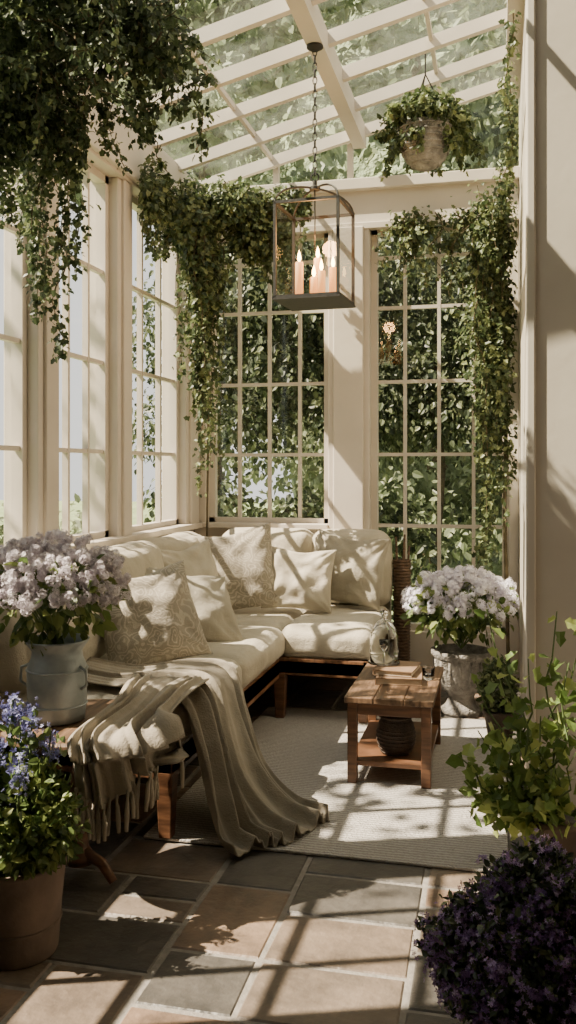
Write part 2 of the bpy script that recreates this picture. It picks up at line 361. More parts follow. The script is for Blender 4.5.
# ------------------------------------------------------------ cushions
def cushion(name,c,s,r=.07,crown=.12,mat=M_linen,parent=None,rot=(0,0,0),seed=0):
    n=18; import bmesh
    bm=bmesh.new(); bmesh.ops.create_cube(bm,size=2); bmesh.ops.subdivide_edges(bm,edges=bm.edges[:],cuts=n,use_grid_fill=True)
    hx,hy,hz=s[0]/2,s[1]/2,s[2]/2
    for v in bm.verts:
        x,y,z=[math.sin(q*math.pi/2)*.35+q*.65 for q in v.co]
        p=Vector((x*hx,y*hy,z*hz)); inn=Vector((max(-hx+r,min(hx-r,p.x)),max(-hy+r,min(hy-r,p.y)),max(-hz+r,min(hz-r,p.z))))
        d=p-inn
        if d.length>1e-6: p=inn+d.normalized()*r
        fx,fy,fz=1-x*x,1-y*y,1-z*z
        p.x+=x*crown*.35*fy*fz*min(hx,.3); p.y+=y*crown*.35*fx*fz*min(hy,.3); 
        mn=min(s); k=[s[0],s[1],s[2]].index(mn); 
        if k==2: p.z+=z*crown*hz*(fx*fy)**.5*1.6
        if k==0: p.x+=x*crown*hx*(fy*fz)**.5*1.6
        if k==1: p.y+=y*crown*hy*(fx*fz)**.5*1.6
        q=noise.noise_vector(Vector((p.x*5+seed,p.y*5,p.z*5)))*.011; p+=q
        v.co=p
    me=bpy.data.meshes.new(name); bm.to_mesh(me); bm.free(); me.materials.append(mat)
    me.polygons.foreach_set("use_smooth",[True]*len(me.polygons))
    ob=bpy.data.objects.new(name,me); COL.objects.link(ob); ob.location=c; ob.rotation_euler=rot
    if parent: ob.parent=parent
    return ob
def pillow(name,c,w,h,t,rot,mat,seed=0):
    n=34; v=[];f=[]; 
    for side in (1,-1):
        o=len(v)
        for j in range(n+1):
            for i in range(n+1):
                a=-1+2*i/n; b_=-1+2*j/n
                a=math.sin(a*math.pi/2)*.5+a*.5; b_=math.sin(b_*math.pi/2)*.5+b_*.5
                X=a*w/2*(1-.08*(1-b_*b_)); Z=b_*h/2*(1-.08*(1-a*a))
                th=t/2*max(0,(1-a*a)*(1-b_*b_))**.42
                k_=min(1,th/(t*.25))
                wr=noise.noise(Vector((a*2.2+seed,b_*2.2,side*3+seed)))*.026*k_
                ang=math.atan2(abs(b_)-1.1,abs(a)-1.1); rr_=math.hypot(abs(a)-1.1,abs(b_)-1.1)
                wr+=.007*math.sin(ang*17+seed)*k_*math.exp(-rr_*1.6)*2
                Z-=.05*max(0,b_)*math.exp(-(a*2.2)**2)*h
                v.append((X,side*(th+wr),Z))
        for j in range(n):
            for i in range(n):
                q=(o+j*(n+1)+i,o+j*(n+1)+i+1,o+(j+1)*(n+1)+i+1,o+(j+1)*(n+1)+i)
                f.append(q[::-1] if side==1 else q)
    me=bpy.data.meshes.new(name); me.from_pydata(v,[],f)
    import bmesh
    bm=bmesh.new(); bm.from_mesh(me); bmesh.ops.remove_doubles(bm,verts=bm.verts,dist=.0005); bmesh.ops.recalc_face_normals(bm,faces=bm.faces); bm.to_mesh(me); bm.free()
    me.materials.append(mat); me.polygons.foreach_set("use_smooth",[True]*len(me.polygons))
    ob=bpy.data.objects.new(name,me); COL.objects.link(ob); ob.location=c; ob.rotation_euler=rot
    return ob

# sofa
sofa=empty("sectional_sofa",(0,0,0))
F=MB()
fx=-1.27; ys=3.38; ye_=6.28; xe_=-.74; yf=5.17
F.box(-2.14,fx,ys,ye_,.27,.36); F.box(fx-.035,fx,ys,yf+.03,.25,.375); F.box(-2.14,fx,ys,ys+.04,.25,.375)
F.box(fx-.03,xe_,yf,ye_,.27,.36); F.box(fx-.035,xe_,yf,yf+.035,.28,.375); F.box(xe_-.035,xe_,yf,ye_,.28,.375)
F.build("frame",[M_woodx],sofa,bevel=.006)
F=MB()
for (lx,ly) in [(fx-.035,ys+.035),(fx-.035,4.46),(fx-.0,yf+.03),(xe_-.035,yf+.035),(xe_-.035,ye_-.05),(-2.08,ys+.035),(-2.08,ye_-.05)]:
    F.hexa([(lx-.026,ly-.026,.0135),(lx+.026,ly-.026,.0135),(lx+.026,ly+.026,.0135),(lx-.026,ly+.026,.0135),(lx-.036,ly-.036,.28),(lx+.036,ly-.036,.28),(lx+.036,ly+.036,.28),(lx-.036,ly+.036,.28)])
F.build("legs",[M_wood],sofa,bevel=.004)
cushion("seat_cushion_1",(-1.69,3.86,.455),(.90,.95,.185),parent=sofa,seed=1)
cushion("seat_cushion_2",(-1.69,4.785,.455),(.90,.90,.185),parent=sofa,seed=2)
cushion("seat_cushion_3",(-1.71,5.72,.455),(.88,.96,.185),parent=sofa,seed=3)
cushion("seat_cushion_4",(-1.00,5.68,.455),(.56,1.04,.185),parent=sofa,seed=4)
for k,(yy) in enumerate((3.78,4.58,5.38)):
    cushion("back_cushion_%d"%(k+1),(-2.02,yy,.80),(.23,.80,.54),r=.09,crown=.3,parent=sofa,rot=(0,math.radians(-7),0),seed=5+k)
for k,(xx,ww) in enumerate(((-1.60,.66),(-1.01,.54))):
    cushion("back_cushion_%d"%(k+4),(xx,6.19,.80),(ww,.23,.54),r=.09,crown=.3,parent=sofa,rot=(math.radians(-7),0,0),seed=9+k)
F=MB(); F.box(-2.155,-2.10,ys,6.3,.30,.86); F.box(-2.155,xe_,6.27,6.325,.30,.86); F.build("back_frame",[M_linen],sofa,bevel=.02)
R_=math.radians
pillow("throw_pillow",(-1.70,5.60,.83),.62,.56,.2,(R_(-20),R_(-8),R_(20)),M_damask,1)
pillow("throw_pillow",(-1.27,5.70,.775),.46,.42,.17,(R_(-20),R_(3),R_(5)),M_linen,2)
pillow("throw_pillow",(-.98,5.93,.82),.50,.48,.18,(R_(-14),R_(6),R_(-6)),M_pillow,3)
pillow("throw_pillow",(-1.66,4.66,.735),.60,.50,.2,(R_(-44),R_(10),R_(46)),M_pillow,4)
pillow("throw_pillow",(-1.66,4.10,.77),.52,.50,.19,(R_(-26),R_(-8),R_(42)),M_damask,5)
pillow("throw_pillow",(-1.82,5.12,.80),.50,.50,.18,(R_(-20),R_(-3),R_(60)),M_linen,6)

# ------------------------------------------------------------ throw blanket
def crom(P,t):
    n=len(P)-1; x=t*n; i=min(int(x),n-1); u=x-i
    p0=P[max(i-1,0)];p1=P[i];p2=P[i+1];p3=P[min(i+2,n)]
    return .5*((2*p1)+(p2-p0)*u+(2*p0-5*p1+4*p2-p3)*u*u+(3*p1-p0-3*p2+p3)*u**3)
def drape(rowsf,ns,nt_,amp,freq,name,parent,zmin=None,seed=0):
    G=[[None]*(ns+1) for _ in range(nt_+1)]
    for j in range(nt_+1):
        for i in range(ns+1):
            s=i/ns; tt=j/nt_
            s2=s+.05*math.sin(s*9+seed)*s*(1-s)*4+.03*math.sin(tt*5+s*4)*s*(1-s)*4
            G[j][i]=crom(rowsf(s2),tt)
    v=[]
    for j in range(nt_+1):
        for i in range(ns+1):
            a=G[j][min(i+1,ns)]-G[j][max(i-1,0)]; b_=G[min(j+1,nt_)][i]-G[max(j-1,0)][i]; n=a.cross(b_)
            if n.length<1e-9: n=Vector((0,0,1))
            n.normalize()
            if n.z<-.2 : n=-n
            s=i/ns;t=j/nt_
            wp=.9*noise.noise(Vector((s*3.5,t*1.4,seed)))*2
            ph=freq*s*2*math.pi+wp*1.8+seed
            loc=.45+.9*abs(noise.noise(Vector((s*5+9,t*1.0,seed+4))))*2
            rd=math.sin(ph); rd=math.copysign(abs(rd)**1.2,rd)
            o=amp(t)*(loc*(.6*rd+.3*math.sin(ph*2.3+t*2.5+1))+.3*noise.noise(Vector((s*7,t*4,seed)))+.4)
            p=G[j][i]+n*o
            if zmin is not None and p.z<zmin: p.z=zmin+.003*math.sin(ph)
            v.append(tuple(p))
    f=[(j*(ns+1)+i,j*(ns+1)+i+1,(j+1)*(ns+1)+i+1,(j+1)*(ns+1)+i) for j in range(nt_) for i in range(ns)]
    me=bpy.data.meshes.new(name); me.from_pydata(v,[],f); me.materials.append(M_throw); me.polygons.foreach_set("use_smooth",[True]*len(f))
    ob=bpy.data.objects.new(name,me); COL.objects.link(ob); ob.parent=parent
    so=ob.modifiers.new("thick",'SOLIDIFY'); so.thickness=.006; so.offset=1
    return ob,v
throw=empty("throw_blanket")
def rows1(s):
    bow=math.sin(s*2.4+.6)*.05
    return [Vector((-1.78,3.50+.22*s,.60+.05*s)),Vector((-1.60,3.46+.42*s,.585)),Vector((-1.38,3.42+.66*s,.58)),Vector((-1.245,3.39+.72*s,.54)),
            Vector((-1.185+.03*s,3.38+.62*s,.38)),Vector((-1.13+.10*s,3.36+.52*s,.17)),Vector((-1.08+.22*s+bow*.4,3.34+.46*s,.035)),Vector((-1.01+.31*s+bow,3.26+.44*s+.03*math.sin(s*9),.022)),]
drape(rows1,190,90,lambda t:.014+.042*min(1,max(0,(t-.12)*1.6)),6.6,"blanket_body",throw,zmin=.022,seed=.6)
def rows2(s):
    x=-1.38+.24*s; ed=3.0-math.sqrt(max(.0,.31**2-(x+1.46)**2)) if abs(x+1.46)<.31 else 3.0
    return [Vector((x-.16+.10*s,3.64,.60)),Vector((x-.09+.05*s,3.38,.62)),Vector((x-.03,3.12,.605)),Vector((x,ed+.03,.60)),Vector((x+.03,ed-.03,.56)),Vector((x+.04,ed-.035,.50)),Vector((x+.045,ed-.03,.45-.05*math.sin(s*5)-.02*s))]
_,v2=drape(rows2,110,46,lambda t:.012+.034*t,4.4,"blanket_corner",throw,seed=2)
fr=MB()
for i in range(0,111,6):
    p=Vector(v2[46*111+i]); dx=random.uniform(-.016,.016)
    fr.tube([p+Vector((0,0,.01)),p+Vector((0,-.003,-.018)),p+Vector((dx*.4,-.004,-.03)),p+Vector((dx*.7,-.004,-.07)),p+Vector((dx,-.006,-.105-random.random()*.03))],[.006,.004,.007,.0085,.006],7)
fr.build("fringe",[M_throw],throw,smooth=True)

# ------------------------------------------------------------ side table (round) with vase
ST=empty("side_table")
B=MB(); B.lathe([(0,.548),(.27,.548),(.295,.553),(.30,.565),(.298,.58),(.285,.588),(0,.588)],(-1.46,3.0,0),48); B.build("top",[M_oldwood],ST,smooth=False,bevel=.003)
B=MB()
B.lathe([(0,.548),(.10,.548),(.09,.53),(.035,.50),(.028,.42),(.036,.34),(.045,.26),(.036,.18),(.03,.12),(.05,.09),(.05,.06),(0,.06)],(-1.49,3.02,0),24)
for k in range(3):
    a=math.pi/2+.3+k*2.094; c,s_=math.cos(a),math.sin(a)
    B.tube([(-1.49+.02*c,3.02+.02*s_,.10),(-1.49+.10*c,3.02+.10*s_,.075),(-1.49+.15*c,3.02+.15*s_,.018)],[.022,.020,.016],8)
B.build("pedestal",[M_wood],ST,smooth=True)
V=MB(); vc=(-1.555,2.97,.589)
V.lathe([(0,0),(.085,0),(.098,.006),(.102,.03),(.105,.10),(.107,.17),(.103,.20),(.092,.225),(.088,.25),(.096,.262),(.113,.285),(.116,.292),(.110,.292),(.084,.262),(.080,.23),(.09,.19),(.09,.12)],vc,40)
V.torus((vc[0],vc[1],vc[2]+.06),(1,0,0),(0,1,0),.105,.105,.004,36,6); V.torus((vc[0],vc[1],vc[2]+.185),(1,0,0),(0,1,0),.107,.107,.004,36,6)
for sg in (-1,1):
    V.tube([(vc[0]+sg*.10,vc[1]-.02,vc[2]+.20),(vc[0]+sg*.125,vc[1]-.03,vc[2]+.19),(vc[0]+sg*.13,vc[1]-.03,vc[2]+.14),(vc[0]+sg*.105,vc[1]-.02,vc[2]+.12)],.006,6)
V.build("milk_can_vase",[M_galv],smooth=True)
def blooms(name,c,r,ncl,per,clr,fs,petal,leafm,nleaf=300,leafsize=.05,stembase=None,low=-.35,nst=12,ltmp=LEAF,clamp=None,spread=.3):
    sc=SC(); st=MB(); d=unit(rng.normal(size=(ncl*3,3))); d=d[d[:,2]>low][:ncl]; n=len(d)
    C=np.array(c)+d*np.array(r)*(.72+spread*rng.random((n,1)))
    dd=unit(rng.normal(size=(n*per,3))); P=np.repeat(C,per,0)+dd*clr*(.7+.4*rng.random((n*per,1)))
    base=np.repeat(rng.random(n),per)*.6+rng.random(n*per)*.4
    ax=np.cross(dd,rng.normal(size=dd.shape)); sc.scat(FLO,P,ax,dd+.3*np.repeat(d,per,0),fs*(.7+.6*rng.random(n*per)),0,base)
    Pl,dl=ell(c,[q*.95 for q in r],nleaf,.3); keep=dl[:,2]<.75; Pl=Pl[keep];dl=dl[keep]; Pl[:,2]-=r[2]*.12
    k=len(Pl); sc.scat(ltmp,Pl,dl+rng.normal(size=(k,3))*.5+[0,0,-.3],dl+rng.normal(size=(k,3))*.6+[0,0,.6],leafsize*(.6+.8*rng.random(k)),1)
    if stembase:
        for i in range(min(nst,n)):
            p=C[i]; st.tube([stembase,tuple((np.array(stembase)*.45+p*.55)+[0,0,.02]),tuple(p)],.003,4)
    return sc.build(name,[petal,leafm,M_gstem],None,st,2,clamp)
blooms("lilac_bouquet",(-1.575,2.98,1.07),(.245,.23,.175),480,34,.016,.0075,PM_lilac,LM_fresh,420,.05,(vc[0],vc[1],vc[2]+.26),-.3,20,spread=.4)

# ------------------------------------------------------------ left bucket plant
BF=empty("potted_blue_flowers")
B=MB(); bc=(-1.46,2.53,0)
B.lathe([(0,0),(.120,0),(.125,.01),(.135,.14),(.147,.27),(.154,.275),(.154,.29),(.143,.29),(.135,.25),(0,.25)],bc,40,wob=.004)
B.torus((bc[0],bc[1],.10),(1,0,0),(0,1,0),.133,.133,.004,36,6)
B.build("planter_bucket",[M_terra],BF,smooth=True)
sc=SC(); st=MB()
leafblob(sc,(bc[0],bc[1]-.01,.41),(.19,.16,.16),2300,.032,LEAF,0,down=-.2)
leafblob(sc,(bc[0]+.06,bc[1]-.04,.38),(.16,.14,.10),1000,.032,LEAF,0,down=.5)
for k in range(24):
    a=random.random()*6.28; q=random.random()**.5*.17; x=bc[0]-.03+q*math.cos(a);yv=bc[1]-.04+q*.8*math.sin(a); zt=random.uniform(.54,.84)-q*.5
    st.tube([(bc[0]+q*.3*math.cos(a),bc[1]+q*.3*math.sin(a),.27),(x,yv,zt-.1),(x+.01,yv,zt)],.003,4)
    n=56; P=np.array([x,yv,zt-.03])+rng.normal(size=(n,3))*[.015,.015,.026]; dd=unit(rng.normal(size=(n,3)))
    sc.scat(FLO,P,np.cross(dd,rng.normal(size=dd.shape)),dd,.0105*(.7+.5*rng.random(n)),1)
    n=22; P=np.array([x,yv,zt-.12])+rng.normal(size=(n,3))*[.025,.02,.06]; sc.scat(LEAF,P,rng.normal(size=(n,3))+[0,0,.5],rng.normal(size=(n,3)),.038,0)
sc.build("foliage_and_blooms",[LM_fresh,PM_blue,M_gstem],BF,st,2)

# ------------------------------------------------------------ coffee table
CT=empty("coffee_table"); z0=.014
B=MB(); tx0,tx1,ty0,ty1=-.70,-.31,4.19,4.92; TH=.42
for k in range(3):
    a=tx0-.015+(tx1-tx0+.03)*k/3; B.box(a+.0015,a+(tx1-tx0+.03)/3-.0015,ty0-.015,ty1+.015,TH-.028,TH)
B.build("top",[M_oldwood],CT,bevel=.004)
B=MB()
for x in (tx0,tx1-.045):
    for yv in (ty0,ty1-.045): B.box(x,x+.045,yv,yv+.045,z0,TH-.028)
B.box(tx0+.045,tx1-.045,ty0+.006,ty0+.03,TH-.085,TH-.028); B.box(tx0+.045,tx1-.045,ty1-.03,ty1-.006,TH-.085,TH-.028)
B.box(tx0+.006,tx0+.03,ty0+.045,ty1-.045,TH-.085,TH-.028); B.box(tx1-.03,tx1-.006,ty0+.045,ty1-.045,TH-.085,TH-.028)
B.box(tx0+.01,tx1-.01,ty0+.01,ty1-.01,.095,.12)
B.build("legs_and_shelf",[M_wood],CT,bevel=.003)
B=MB(); c=(-.49,4.36,.121)
B.lathe([(0,0),(.07,0),(.085,.04),(.092,.09),(.085,.14),(.07,.165),(.072,.172),(.085,.175),(.085,.183),(.05,.192),(0,.195)],c,36)
for k in range(9): B.torus((c[0],c[1],c[2]+.01+k*.018),(1,0,0),(0,1,0),*( [[.074,.082,.088,.091,.093,.092,.088,.081,.074][k]]*2 ),.004,30,6)
B.tube([(c[0]-.02,c[1],c[2]+.19),(c[0]-.015,c[1],c[2]+.21),(c[0]+.015,c[1],c[2]+.21),(c[0]+.02,c[1],c[2]+.19)],.005,6)
B.build("lidded_jar",[M_dpot],smooth=True)
B=MB(); M_book=noisy("book_cover",(.16,.10,.06),(.25,.165,.10),scale=12,rough=.7,bump=.2); M_page=noisy("book_pages",(.45,.38,.29),(.56,.48,.37),scale=30,rough=.9,bump=.2)
def book(z,w,d,h,cx,cy,rt):
    c,s_=math.cos(rt),math.sin(rt)
    def hb(x0,x1,y0,y1,za,zb,mi):
        q=[(x0,y0),(x1,y0),(x1,y1),(x0,y1)]; q=[(cx+a*c-b_*s_,cy+a*s_+b_*c) for a,b_ in q]
        B.hexa([(a,b_,za) for a,b_ in q]+[(a,b_,zb) for a,b_ in q],mi)
    hb(-w/2,w/2,-d/2,d/2,z,z+.004,0);hb(-w/2,w/2,-d/2,d/2,z+h-.004,z+h,0);hb(-w/2,-w/2+.005,-d/2,d/2,z,z+h,0);hb(-w/2+.004,w/2-.006,-d/2+.006,d/2-.006,z+.004,z+h-.004,1)
book(.421,.23,.30,.034,-.50,4.60,.08); book(.4555,.20,.25,.028,-.51,4.61,-.10)
B.build("book_stack",[M_book,M_page])
B=MB(); c=(-.585,4.655,.4845)
outer=[(.072,.010),(.074,.06),(.072,.13),(.060,.18),(.038,.212),(.019,.226),(.013,.242),(.022,.252),(.022,.268),(.010,.278),(0,.279)]
inner=[(0,.236),(.012,.222),(.034,.208),(.056,.177),(.068,.13),(.070,.06),(.068,.010),(.072,.010)]
B.lathe(outer+inner,c,40)
B.lathe([(0,.0),(.080,.0),(.083,.004),(.080,.009),(0,.009)],c,36)
B.lathe([(.0,.012),(.028,.012),(.028,.016),(.006,.024),(.005,.06),(.022,.085),(.026,.12),(.023,.12),(.018,.09),(.0,.07)],c,24)
B.build("glass_cloche",[M_cglass],smooth=True)
B=MB(); c=(-.355,4.62,.421); B.lathe([(0,0),(.024,0),(.03,.02),(.034,.06),(.036,.062),(.031,.06),(.026,.02),(0,.012)],c,28); B.build("votive_glass",[M_cglass],smooth=True)

# rug
m,nt,b=newmat("woven_wool"); L=nt.links; tc=N(nt,"ShaderNodeTexCoord")
wv=N(nt,"ShaderNodeTexWave"); wv.bands_direction='Y'; wv.inputs["Scale"].default_value=14; wv.inputs["Distortion"].default_value=3; wv.inputs["Detail"].default_value=3; wv.inputs["Detail Scale"].default_value=6
L.new(tc.outputs["Object"],wv.inputs["Vector"]); r=ramp(nt,[(.1,(.33,.31,.285)),(.8,(.48,.455,.425))]); L.new(wv.outputs["Fac"],r.inputs[0]); L.new(r.outputs[0],b.inputs["Base Color"]); b.inputs["Roughness"].default_value=.95
n=N(nt,"ShaderNodeTexNoise"); n.inputs["Scale"].default_value=90; L.new(tc.outputs["Object"],n.inputs["Vector"])
ad=N(nt,"ShaderNodeMath",operation='ADD'); L.new(wv.outputs["Fac"],ad.inputs[0]); L.new(n.outputs["Fac"],ad.inputs[1])
bp=N(nt,"ShaderNodeBump"); bp.inputs["Strength"].default_value=.8; bp.inputs["Distance"].default_value=.008; L.new(ad.outputs[0],bp.inputs["Height"]); L.new(bp.outputs[0],b.inputs["Normal"])
B=MB(); B.box(-1.40,.03,3.40,5.42,.0005,.013); B.build("area_rug",[m],bevel=.004)

# ------------------------------------------------------------ lantern
LX,LY=-.976,4.78
LA=empty("hanging_lantern",(LX,LY,0)); rz=math.radians(-4); LA.rotation_euler=(0,0,rz)
B=MB(); hw=.172; zb,zt=2.40,2.90; q=.0075
for sx in (-1,1):
    for sy in (-1,1): B.box(sx*hw-q,sx*hw+q,sy*hw-q,sy*hw+q,zb,zt)
for z in (zb,zt):
    for sg in (-1,1):
        B.box(-hw-q,hw+q,sg*hw-q,sg*hw+q,z-q,z+q); B.box(sg*hw-q,sg*hw+q,-hw-q,hw+q,z-q,z+q)
B.box(-hw-.012,hw+.012,-hw-.012,hw+.012,zb-.016,zb-.006)
for sx in (-1,1):
    for sy in (-1,1):
        pts=[(sx*hw*math.cos(t_)**.9,sy*hw*math.cos(t_)**.9,zt+.11*math.sin(t_)) for t_ in [i*math.pi/2/10 for i in range(10)]]+[(0,0,zt+.11)]
        B.tube(pts,.006,6)
B.lathe([(0,.10),(.03,.10),(.03,.115),(.012,.125),(.012,.15),(0,.15)],(0,0,zt),16)
B.torus((0,0,zt+.168),(1,0,0),(0,0,1),.022,.022,.004,16,6)
B.tube([(0,0,zt+.11),(0,0,zb+.27)],.004,6)
cp=[(-.075,-.045,.20),(.055,-.07,.14),(.0,.06,.24),(.09,.045,.18),(-.0,-.02,.12)]
for (x,yv,h) in cp: B.lathe([(0,-.006),(.034,-.006),(.038,.006),(.034,.008),(0,.003)],(x,yv,zb),20)
B.build("frame",[M_bronze],LA)
B=MB()
for (x,yv,h) in cp: B.lathe([(0,0),(.022,0),(.022,h-.004),(.019,h),(.006,h-.004),(0,h-.004)],(x,yv,zb+.004),20,wob=.02)
B.build("candles",[M_waxglow],LA,smooth=True)
B=MB()
for (x,yv,h) in cp: B.lathe([(0,0),(.007,.008),(.011,.02),(.008,.042),(.002,.06),(0,.068)],(x,yv,zb+h+.004),12)
B.build("flames",[M_flame],LA,smooth=True)
B=MB()
for sg in (-1,1):
    B.add([(-hw,sg*hw,zb),(hw,sg*hw,zb),(hw,sg*hw,zt),(-hw,sg*hw,zt)],[(0,1,2,3)]); B.add([(sg*hw,-hw,zb),(sg*hw,hw,zb),(sg*hw,hw,zt),(sg*hw,-hw,zt)],[(0,1,2,3)])
B.build("panes",[M_lglass],LA)
B=MB(); z=zt+.20; k=0; ztop=zr(LX)-.14
while z<ztop-.02:
    ax=(1,0,0) if k%2 else (0,1,0); B.torus((0,0,z),ax,(0,0,1),.011,.024,.0035,12,5); z+=.038; k+=1
B.lathe([(0,0),(.045,0),(.045,-.012),(.015,-.03),(0,-.03)],(0,0,ztop),20)
B.build("chain",[M_bronze],LA)
l=bpy.data.lights.new("candle_glow",'POINT'); l.energy=12; l.color=(1,.48,.16); l.shadow_soft_size=.05
lo=bpy.data.objects.new("candle_glow",l); COL.objects.link(lo); lo.parent=LA; lo.location=(0,-.0,zb+.36)

# ------------------------------------------------------------ hanging planter
HP=empty("hanging_planter",(0,0,0)); hc=(-.44,5.50,3.52)
B=MB(); B.lathe([(0,-.22),(.05,-.215),(.11,-.17),(.15,-.09),(.168,.0),(.17,.04),(.155,.04),(.14,.02),(0,.0)],hc,32)
for k in range(7): B.torus((hc[0],hc[1],hc[2]-.19+k*.034),(1,0,0),(0,1,0),*([[.085,.115,.137,.151,.160,.167,.170][k]]*2),.007,30,6)
B.build("bowl",[M_stone],HP,smooth=True)
B=MB()
for k in range(3):
    a=k*2.094; B.tube([(hc[0]+.16*math.cos(a),hc[1]+.16*math.sin(a),hc[2]+.03),(hc[0],hc[1],hc[2]+.36)],.004,5)
B.tube([(hc[0],hc[1],hc[2]+.36),(hc[0],hc[1],zr(hc[0])-.02)],.005,5)
B.build("hanger",[M_bronze],HP)
sc=SC(); st=MB()
leafblob(sc,(hc[0],hc[1],hc[2]+.10),(.25,.24,.13),1900,.036,IVY,0,down=.2)
for k in range(32):
    a=random.random()*6.28; r1=.24+.14*random.random(); dz=random.uniform(-.22,.10)
    strand(sc,st,(hc[0]+.1*math.cos(a),hc[1]+.1*math.sin(a),hc[2]+.06),(hc[0]+r1*math.cos(a),hc[1]+r1*math.sin(a)*.7,hc[2]+dz),55,.035,.034)
sc.build("trailing_foliage",[LM_ivyB,M_gstem],HP,st,1)

# ------------------------------------------------------------ vines
CL=((-2.13,-9,-9),(.115,6.30,9))
sc=SC(); st=MB()
for (c,r,n) in [((-1.90,3.35,3.30),(.22,.35,.32),2600),((-1.62,3.40,3.42),(.34,.32,.24),2600),((-1.90,3.42,3.0),(.20,.28,.28),2100),((-1.40,3.50,3.25),(.18,.2,.18),1100),((-1.75,3.0,3.5),(.35,.5,.25),1600),((-2.02,3.3,2.85),(.10,.2,.22),700)]:
    leafblob(sc,c,r,n,.027,shell=.15)
for (x,yv,za,zb_,n) in [(-1.90,3.5,2.95,2.15,260),(-1.80,3.48,2.95,2.40,220),(-1.70,3.45,3.1,2.7,160),(-2.02,3.6,2.9,2.3,200),(-1.22,3.55,3.15,2.80,90),(-1.45,3.5,3.1,2.85,90),(-1.84,3.55,2.5,1.98,120),(-1.95,3.25,3.1,2.5,160),(-1.32,3.4,3.1,2.9,80),(-1.58,3.45,3.2,2.80,140),(-2.0,3.35,2.9,2.5,130),(-2.08,3.7,3.1,2.5,170),(-1.93,3.6,2.9,2.25,180),(-1.78,3.62,2.9,2.35,120)]:
    strand(sc,st,(x,yv,za),(x+random.uniform(-.05,.05),yv,zb_),int(n*1.3),.055,.027)
for k in range(75):
    a=(random.uniform(-2.05,-1.35),random.uniform(3.1,3.6),random.uniform(2.95,3.5)); b_=(a[0]+random.uniform(-.08,.27),a[1]+random.uniform(-.2,.2),a[2]+random.uniform(-.3,.15))
    strand(sc,st,a,b_,50,.035,.026)
st.tube([(-2.12,3.62,3.3),(-1.9,3.5,3.45),(-1.5,3.4,3.6)],.012,6)
sc.build("climbing_vine",[LM_ivy,M_stem],None,st,1,CL)
sc=SC(); st=MB()
for (c,r,n) in [((-1.98,5.65,3.12),(.16,.32,.30),2600),((-1.74,5.80,3.24),(.25,.24,.19),2400),((-1.46,5.98,3.28),(.22,.18,.14),1400),((-1.92,5.70,2.75),(.14,.2,.28),1700),((-1.62,5.85,3.05),(.18,.18,.17),1000),((-2.06,5.25,3.2),(.08,.25,.20),900)]:
    leafblob(sc,c,r,n,.034,shell=.15)
for k in range(22):
    x=random.gauss(-1.91,.07); yv=random.uniform(5.55,5.85); zb_=random.choice([1.30,1.5,1.6,1.8,1.9,2.1,2.3]); strand(sc,st,(x,yv,3.0),(x+random.uniform(-.04,.04),yv,zb_),135,.05,.034,wig=.05)
for k in range(18):
    x=random.uniform(-1.75,-1.3); strand(sc,st,(x,5.85,3.15),(x+random.uniform(-.1,.1),5.85,random.uniform(2.65,2.98)),70,.045,.033)
for k in range(8):
    yv=random.uniform(5.0,5.5); strand(sc,st,(-2.08,yv,3.2),(-2.08,yv,random.uniform(2.7,2.95)),80,.04,.032)
st.tube([(-2.08,6.25,.9),(-2.05,6.2,2.0),(-1.98,6.0,3.0),(-1.6,6.0,3.3)],.010,6)
sc.build("climbing_vine",[LM_ivyB,M_stem],None,st,1,CL)
sc=SC(); st=MB()
for k in range(22):
    x=random.uniform(-.16,.04); zt_=random.uniform(2.4,3.5); strand(sc,st,(x,6.05+random.uniform(-.15,.15),zt_),(x+random.uniform(-.06,.06),6.05,zt_-random.uniform(.7,1.6)),150,.06,.034,wig=.05)
for k in range(18):
    x=random.uniform(-.7,-.1); strand(sc,st,(x,6.15,3.22),(x+random.uniform(-.15,.1),6.1,3.2-random.uniform(.2,.75)*(1.2+x)),55,.05,.033,wig=.07)
for k in range(5): strand(sc,st,(.03,6.1,2.95-.2*k),(-.45+.05*k,6.15,3.0-.22*k),90,.05,.033,wig=.06)
strand(sc,st,(.05,6.1,3.2),(-.75,6.2,3.12),280,.06,.034); strand(sc,st,(.06,5.6,3.8),(.0,6.0,2.9),300,.06,.034); strand(sc,st,(.04,6.1,3.4),(-.1,6.1,.9),460,.08,.035,wig=.07)
strand(sc,st,(.07,4.9,3.9),(.06,5.9,3.2),260,.035,.032); strand(sc,st,(.04,6.1,1.9),(-.12,6.1,.8),300,.08,.035,wig=.07)
leafblob(sc,(-.04,6.05,3.0),(.14,.16,.35),900,.034,shell=.1); leafblob(sc,(-.02,6.05,2.2),(.12,.15,.5),900,.034,shell=.1)
st.tube([(.06,6.2,0),(.03,6.2,1.2),(.05,6.15,2.4),(.0,6.1,3.3)],.014,6)
sc.build("climbing_vine",[LM_ivyB,M_stem],None,st,1,CL)

